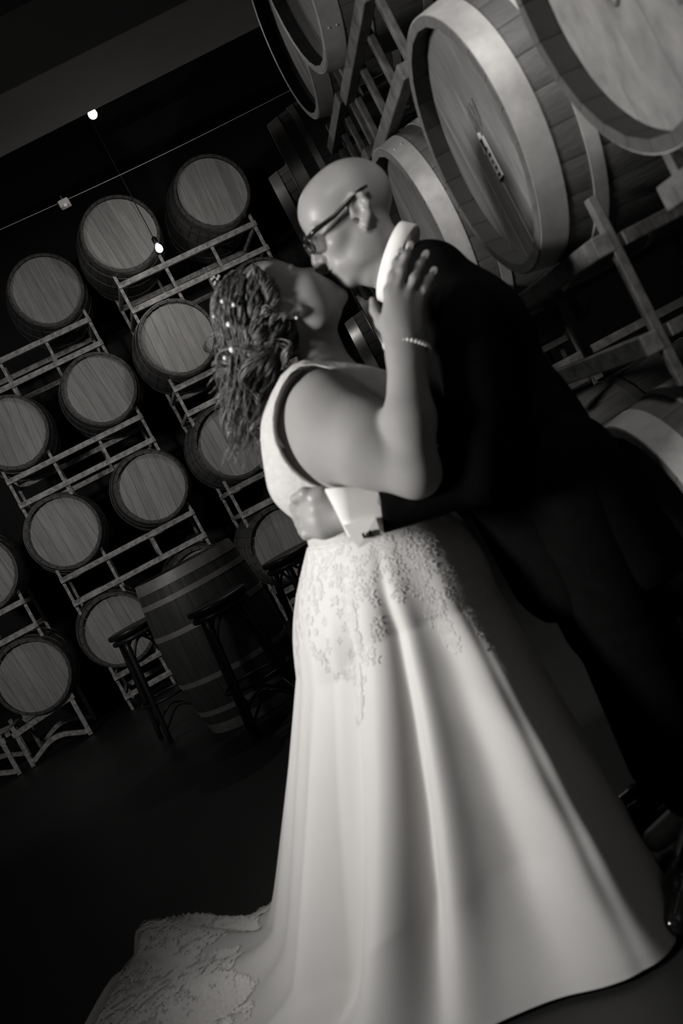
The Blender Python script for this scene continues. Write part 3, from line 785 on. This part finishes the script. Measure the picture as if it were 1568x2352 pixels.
for _ in range(2600):                                   # lace border of the train
    a = random.uniform(136, 208); a = a if a <= 180 else a-360
    e_ = .88+.05*math.sin(math.radians(a*11)); q = random.uniform(e_-.05, .985) if random.random() < .75 else random.uniform(.80, .9)
    if q < e_-.05 and math.sin(math.radians(a*17))+.5*math.sin(q*40) < .5: continue
    sites.append((a, q))
petals('lace_border', sites, sk, .014, 2.2, 'lace_bright')

# bracelet and earring
bm = bmesh.new(); nb_ = 34
for k in range(nb_):
    a = 2*PI*k/nb_; c = P(934, 798, 1.90)+flat(1, .12)*.043*math.cos(a)+np.array([0, 1, 0])*.036*math.sin(a)+flat(.1, -1)*(-.010*math.sin(a))
    bmesh.ops.create_icosphere(bm, subdivisions=1, radius=.0046, matrix=Matrix.Translation(c))
o = obj_from('bracelet', bm_mesh('bracelet', bm, smooth=True), 'pearl'); tag(o, 'fine beaded bracelet on the woman’s raised wrist', 'bracelet')
bm = bmesh.new(); bmesh.ops.create_icosphere(bm, subdivisions=2, radius=.0035, matrix=Matrix.Translation(P(681, 730, 2.145)))
o = obj_from('earring', bm_mesh('earring', bm, smooth=True), 'pearl'); tag(o, 'tiny bright stud earring at the woman’s ear', 'earring')

# hair: dark under-mass and many curled locks
Hh = Field()
Hh.ell(BH+bu*.046-bf*.026, (.082, .090, .086), (np.cross(bf, bu), bf, bu), k=.03)
Hh.cone(P(562, 700, 2.27), P(560, 830, 2.31), .062, .050, k=.04); Hh.cone(P(560, 830, 2.31), P(565, 940, 2.32), .050, .026, k=.05)
Hh.cone(P(600, 790, 2.31), P(590, 900, 2.33), .050, .035, k=.05)
Hh.cone(P(610, 735, 2.24), P(640, 780, 2.24), .055, .040, k=.04)
hm = obj_from('hair', Hh.mesh('hair', .006), 'hair_dark', bride)
V, Fc_ = [], []
def lock(pts, r0, turns, amp, ph, w):
    """a curled lock: a flattened tube winding round its path"""
    global V, Fc_
    pts = np.array(pts); n = 64; q = np.linspace(0, 1, n); seg = np.linspace(0, 1, len(pts))
    c = np.stack([np.interp(q, seg, pts[:, i]) for i in range(3)], 1)
    for _ in range(4): c[1:-1] = (c[:-2]+2*c[1:-1]+c[2:])/4
    t = np.gradient(c, axis=0); t /= np.linalg.norm(t, axis=1)[:, None]
    x = np.cross(t, [0, 1, 0]); x /= np.linalg.norm(x, axis=1)[:, None]; y = np.cross(t, x)
    am = amp*np.clip(q*2.2, .25, 1)*(1-.2*q); a = ph+q*turns*2*PI
    h = c+x*(np.cos(a)*am)[:, None]+y*(np.sin(a)*am)[:, None]
    tt = np.gradient(h, axis=0); tt /= np.linalg.norm(tt, axis=1)[:, None]
    rdir = x*np.cos(a)[:, None]+y*np.sin(a)[:, None]; b = np.cross(tt, rdir); b /= np.linalg.norm(b, axis=1)[:, None]
    env = np.clip(np.sin(np.clip(q*1.0+.04, 0, 1)*PI)**.35, .15, 1)
    for st in range(6):
        f1, f2 = random.uniform(-1, 1), random.uniform(-1, 1); ph2 = random.uniform(0, 6)
        cc = h+b*(env*r0*w*1.25*f1)[:, None]+rdir*(env*r0*.7*f2)[:, None]+b*(.0012*np.sin(q*18+ph2))[:, None]
        base = len(V); rs = r0*.34*env*random.uniform(.7, 1.2)
        ring = np.stack([cc+rdir*(math.cos(k*PI/2)*rs)[:, None]+b*(math.sin(k*PI/2)*rs)[:, None] for k in range(4)], 1).reshape(-1, 3)
        V.extend(ring)
        for i in range(n-1):
            for k in range(4): Fc_.append((base+i*4+k, base+i*4+(k+1) % 4, base+(i+1)*4+(k+1) % 4, base+(i+1)*4+k))
sd_ = np.cross(bf, bu); sd_ = sd_ if sd_[1] < 0 else -sd_; hc = BH+bu*.048-bf*.022
back = nrm(-bf*.75-bu*.15)
n_l = 0
while n_l < 330:
    # roots over the scalp: hairline, crown, temples; the lock runs over the dome, then falls down her back
    d = nrm(np.array([random.gauss(0, 1) for _ in range(3)]))
    if d@bf > .62 or d@bu < -.45 or (d@bf > .1 and d@bu < .15) or (d@bf > -.1 and d@bu < -.05) or d[1] > .75: continue
    n_l += 1
    rr_ = lambda v: hc+(sd_*(v@sd_)*.088+bf*(v@bf)*.112+bu*(v@bu)*.112)
    near_ = -d[1]
    tgt = nrm(back+sd_*near_*.9+np.array([0, 0, -.55])*random.random())
    arc = [rr_(nrm(d*(1-t)+tgt*t))*1.0 for t in (0, .3, .6, .9)]
    short = near_ > .25 and random.random() < .45
    x1, y1 = (random.uniform(575, 668), random.uniform(690, 800)) if short else (random.uniform(500, 640), random.uniform(740, 870))
    long_ = not short and random.random() < .75
    xe, ye = (random.uniform(525, 610) if x1 < 590 else random.uniform(585, 630), random.uniform(880, 1080)) if long_ else (x1+random.uniform(-25, 15), y1+random.uniform(40, 100))
    if ye > 990: xe = min(xe, 606)+random.uniform(-14, 0)
    Ym = 2.25-.085*near_+random.uniform(-.02, .02); Ym += .045*(not short); Ye = Ym+random.uniform(.0, .05)
    pts = arc+[P(x1, y1, Ym), P((x1+xe)/2+random.uniform(-15, 15), (y1+ye)/2, (Ym+Ye)/2), P(xe, ye, Ye)]
    ln = sum(np.linalg.norm(pts[k+1]-pts[k]) for k in range(len(pts)-1))
    lock(pts, random.uniform(.0030, .0060), ln*random.uniform(7, 12), random.uniform(.009, .021), random.uniform(0, 6), random.uniform(.9, 1.7))
for i in range(26):                                # temple and ear locks, falling forward of the shoulder
    t = random.random(); a_ = P(580+45*t, 606+32*t, 2.185-.01*random.random()); x_ = random.uniform(622, 662)
    b_ = P(x_-12, random.uniform(675, 712), 2.156+.02*random.random()); c_ = P(x_-random.uniform(0, 30), random.uniform(755, 815), 2.17+.03*random.random())
    lock([a_, a_*.5+b_*.5+np.array([0, -.012, .004]), b_, c_], random.uniform(.0025, .005), random.uniform(1.5, 3), random.uniform(.006, .015), random.uniform(0, 6), random.uniform(.9, 1.6))
lk = obj_from('curls', mk_mesh('curls', V, Fc_, 'hair'), None, hm); lk['kind'] = 'stuff'
for px, py, r in ((526, 745, .0062), (533, 803, .0068), (511, 692, .0048), (537, 700, .0050), (491, 727, .0036), (517, 822, .0048)):
    bm = bmesh.new(); bmesh.ops.create_icosphere(bm, subdivisions=2, radius=r, matrix=Matrix.Translation(P(px, py, 2.15))); obj_from('hair_pearl', bm_mesh('hair_pearl', bm, smooth=True), 'pearl', hm)
bm = bmesh.new()
for px, py in ((487, 640), (495, 648), (492, 636), (500, 640), (503, 634), (493, 652)):
    bmesh.ops.create_icosphere(bm, subdivisions=1, radius=.0034, matrix=Matrix.Translation(P(px, py, 2.2)))
obj_from('hair_flower', bm_mesh('hair_flower', bm, smooth=True), 'lace', hm)

# ------------------------------------------------------------------ the groom
gf, gu = flat(-.82, .57), flat(-.57, -.82)
GH = P(812, 508, 2.205)
Gm = Field()
Lg = head_field(Gm, GH, gf, gu, 1.03, True)
nk0, nk1 = P(848, 545, 2.205), P(935, 655, 2.2)
Gm.cone(nk0, nk1, .058, .052, k=.022)
Gm.cone(P(805, 610, 2.205), P(850, 625, 2.2), .024, .030, k=.02)
gch, gbe, gpe = np.array([.500, 2.19, 1.16]), np.array([.515, 2.18, .96]), np.array([.575, 2.18, .82])
Gm.cone(nk1, P(1000, 735, 2.2), .052, .085, k=.03); Gm.cone(P(1000, 735, 2.2), gch, .085, .12, k=.05); Gm.cone(gch, gbe, .13, .13, k=.05); Gm.cone(gbe, gpe, .13, .13, k=.05)
for y in (2.09, 2.28):
    Gm.cone((.57, y, .80), (.52, y, .45), .09, .06, k=.04); Gm.cone((.52, y, .45), (.49, y, .09), .058, .04, k=.02); Gm.cone((.49, y, .06), (.36, y, .035), .035, .026, k=.02)
gs, ge, gw = P(1068, 745, 1.99), P(1100, 1085, 1.95), P(800, 1184, 1.985)
Gm.cone(gs, ge, .056, .040, k=.04); Gm.cone(ge, gw, .038, .027, k=.02)
gs2, ge2, gw2 = P(1068, 745, 2.40), P(1080, 1060, 2.48), P(830, 1120, 2.45)
Gm.cone(gs2, ge2, .058, .045, k=.04); Gm.cone(ge2, gw2, .044, .030, k=.02)
hf = []
for i, (ky, ty, ty2) in enumerate(((1148, 1163, 1171), (1172, 1188, 1192), (1198, 1207, 1208), (1219, 1224, 1224))):
    kx = 722+6*i; hf.append([P(kx, ky, 1.992+.004*i), P(689+5*i, ky+8, 2.03), P(676+7*i, ty2-4, 2.075), P(690+6*i, ty2, 2.115)])
hand_field(Gm, gw, P(748, 1184, 2.002), np.array([0, -1., 0]), hf, [P(775, 1150, 2.0), P(738, 1136, 1.992), P(700, 1134, 2.0), P(676, 1146, 2.02)], rk=.0095, pr=(.046, .018, .046))
hand_field(Gm, gw2, P(790, 1130, 2.44), np.array([0, 1., 0]), [[P(765, 1100+20*i, 2.43), P(735, 1102+20*i, 2.42), P(712, 1105+20*i, 2.40)] for i in range(4)], [P(795, 1100, 2.43), P(775, 1080, 2.42), P(755, 1075, 2.41)], rk=.009)
groom = obj_from('person', Gm.mesh('person', .0034), 'skin_m')
tag(groom, 'bald man in a black suit and glasses bending to kiss the bride', 'person', 'couple kissing in the barrel cellar')
# jacket
J = Field()
J.cone(P(1000, 620, 2.12), P(1000, 620, 2.28), .060, .060, k=.05)
J.cone(P(955, 640, 2.2), P(1030, 715, 2.19), .070, .105, k=.05)
J.cone(gs+[0, .01, .01], gs2+[0, -.01, .01], .086, .086, k=.06)
J.ell((.505, 2.19, 1.17), (.150, .19, .14), k=.05); J.ell((.49, 2.19, 1.20), (.140, .17, .12), k=.05)
J.cone(gch, gbe, .138, .140, k=.05); J.cone(gbe, (.585, 2.18, .68), .142, .140, k=.05)
J.cone((.57, 2.08, .80), (.60, 2.08, .60), .11, .105, k=.04); J.cone((.57, 2.28, .80), (.60, 2.28, .60), .11, .105, k=.04)
J.cone(gs, P(1105, 930, 1.96), .080, .068, k=.03); J.cone(P(1105, 930, 1.96), ge, .068, .062, k=.02); J.cone(ge, P(868, 1176, 1.98), .060, .0445, k=.02)
J.cone(gs2, ge2, .075, .060, k=.03); J.cone(ge2, gw2, .058, .042, k=.02)
J.cone((.465, 2.12, 1.14), (.465, 2.12, .90), .12, .12, k=.03)
J.plane(P(872, 1176, 1.98), flat(-1, .12), k=.002)
J.cone((.49, 2.18, .88), (.50, 2.18, .64), .145, .15, k=.03)
na = nrm(nk1-nk0)
J.cone(nk0-na*.02, P(925, 628, 2.2), .066, .068, k=.008, op='sub')
J.plane((0, 0, .545), (0, 0, -1), k=.004)
jk = obj_from('suit_jacket', J.mesh('suit_jacket', .0055), 'suit', groom)
Tr = Field()
for y in (2.09, 2.28):
    Tr.cone((.55, y, .84), (.52, y, .46), .125, .095, k=.03); Tr.cone((.53, y, .46), (.49, y, .10), .088, .076, k=.02)
Tr.plane((0, 0, .055), (0, 0, -1), k=.003)
obj_from('trousers', Tr.mesh('trousers', .007), 'suit', groom)
def shoe(y, x0, x1):
    Sf = Field(); Sf.cone((x0, y, .052), (x1+.07, y, .040), .042, .034, k=.02); Sf.cone((x1+.10, y, .036), (x1+.02, y, .026), .034, .024, k=.02); Sf.cone((x0, y, .06), (x0, y, .11), .042, .045, k=.02)
    Sf.plane((0, 0, .002), (0, 0, -1), k=.001); return obj_from('shoe', Sf.mesh('shoe', .004), 'shoe', groom)
shoe(2.28, .52, .30); 
Sf = Field(); Sf.cone((.46, 2.02, .055), (.33, 1.86, .042), .042, .036, k=.02); Sf.cone((.33, 1.86, .040), (.27, 1.79, .028), .036, .024, k=.02); Sf.cone((.48, 2.07, .06), (.49, 2.08, .12), .042, .05, k=.02)
Sf.plane((0, 0, .002), (0, 0, -1), k=.001); obj_from('shoe', Sf.mesh('shoe', .004), 'shoe', groom)
# shirt collar: a standing band round the neck
bm = bmesh.new(); n = 72; c0 = P(912, 606, 2.2); e1 = flat(62, -155); e1 = nrm(e1); e2 = nrm(np.array([0, -1., 0])+nrm(-na)*.30)
an = nrm(np.cross(e1, e2)); an = an if an@na > 0 else -an; rws = []
for k in range(n):
    a = 2*PI*k/n; d = e1*math.cos(a)*.082+e2*math.sin(a)*.088; dn = nrm(d)
    rws.append([bm.verts.new(c0+q) for q in (d-an*.016, d-an*.015+dn*.003, d+dn*.006+an*.018, d+dn*.003+an*.020, d+an*.018)])
for k in range(n):
    A_, B_ = rws[k], rws[(k+1) % n]
    for j in range(5): bm.faces.new((A_[j], A_[(j+1) % 5], B_[(j+1) % 5], B_[j]))
obj_from('shirt_collar', bm_mesh('shirt_collar', bm, smooth=True), 'shirt', groom)
# shirt cuff with turned-back corner and cufflink
c_a, c_b = P(872, 1172, 1.982), P(772, 1178, 1.985); ax_ = nrm(c_b-c_a); dn_ = nrm(flat(.10, 1)-ax_*(flat(.10, 1)@ax_)); fr = nrm(np.cross(ax_, dn_)); fr = fr if fr[1] < 0 else -fr
bm = bmesh.new(); n = 48; rws = []
for s_, r1, r2 in ((0, .046, .042), (.35, .047, .043), (.7, .047, .044), (1, .046, .043), (1, .042, .039), (.5, .041, .037)):
    row = []
    for k in range(n):
        a = 2*PI*k/n; slant = (.020*math.cos(a)) if s_ > .9 else (.004*math.cos(a))     # rim slants so the lower edge sits nearer the hand end
        row.append(bm.verts.new(c_a+ax_*((np.linalg.norm(c_b-c_a))*s_-slant)+dn_*math.cos(a)*r1*1.08+fr*math.sin(a)*r2*.85))
    rws.append(row)
for A_, B_ in zip(rws, rws[1:]):
    for k in range(n): bm.faces.new((A_[k], A_[(k+1) % n], B_[(k+1) % n], B_[k]))
cf = obj_from('shirt_cuff', bm_mesh('shirt_cuff', bm, smooth=True), 'shirt', groom)
def plate(name, pts, Y, th_, m, parent, yj=None):
    bm = bmesh.new(); f_ = [bm.verts.new(P(x, y, Y+(yj[i] if yj else 0))) for i, (x, y) in enumerate(pts)]; b_ = [bm.verts.new(P(x, y, Y+th_+(yj[i] if yj else 0))) for i, (x, y) in enumerate(pts)]
    bm.faces.new(f_); bm.faces.new(b_[::-1])
    for i in range(len(pts)): bm.faces.new((f_[i], f_[(i+1) % len(pts)], b_[(i+1) % len(pts)], b_[i]))
    return obj_from(name, bm_mesh(name, bm), m, parent)
plate('cuff_flap', [(788, 1206), (862, 1188), (876, 1233), (848, 1246), (823, 1259)], 1.929, .010, 'shirt', cf, [.012, .004, 0, 0, 0])
plate('cufflink', [(830, 1225), (835, 1223), (840, 1235), (834, 1237)], 1.922, .007, 'frame', cf)
plate('cufflink', [(845, 1220), (852, 1217), (857, 1229), (850, 1232)], 1.922, .007, 'frame', cf)
# glasses
gl = thing('eyeglasses', tuple(Lg(0, .1, 0)), 'dark-framed glasses on the man’s face, temple running to his ear', 'glasses'); g0 = np.array(Lg(0, .1, 0))
def gpart(name, bm, m='frame', sm=True): o = obj_from(name, bm_mesh(name, bm, smooth=sm), m, gl); o.data.transform(Matrix.Translation(-Vector(g0))); return o
for q in (-1, 1):
    cx = .033*q; pts = [Lg(cx+.026*np.sign(math.cos(a))*abs(math.cos(a))**.6, .113-.10*((cx+.026*math.cos(a))**2)*8, .004+.018*np.sign(math.sin(a))*abs(math.sin(a))**.6) for a in np.linspace(0, 2*PI, 33)[:-1]]
    bm = bmesh.new(); tube(bm, pts, .0024, 6, closed=True); gpart('rim', bm)
    bm = bmesh.new(); vs = [bm.verts.new(p_) for p_ in pts]; bm.faces.new(vs); r_ = bmesh.ops.extrude_face_region(bm, geom=bm.faces[:]); [setattr(v, 'co', v.co+Vector(gf*.0012)) for v in r_['geom'] if isinstance(v, bmesh.types.BMVert)]; gpart('lens', bm, 'glass', False)
    bm = bmesh.new(); tube(bm, [Lg(.060*q, .110, .014), Lg(.074*q, .095, .016), Lg(.0815*q, .045, .017), Lg(.0865*q, -.005, .027), Lg(.088*q, -.030, .030), Lg(.083*q, -.046, .030)], [.0055, .0060, .0052, .0046, .004, .0035], 8); gpart('temple', bm)
bm = bmesh.new(); tube(bm, [Lg(-.009, .115, .010), Lg(0, .1155, .013), Lg(.009, .115, .010)], .0024, 6); gpart('bridge', bm)
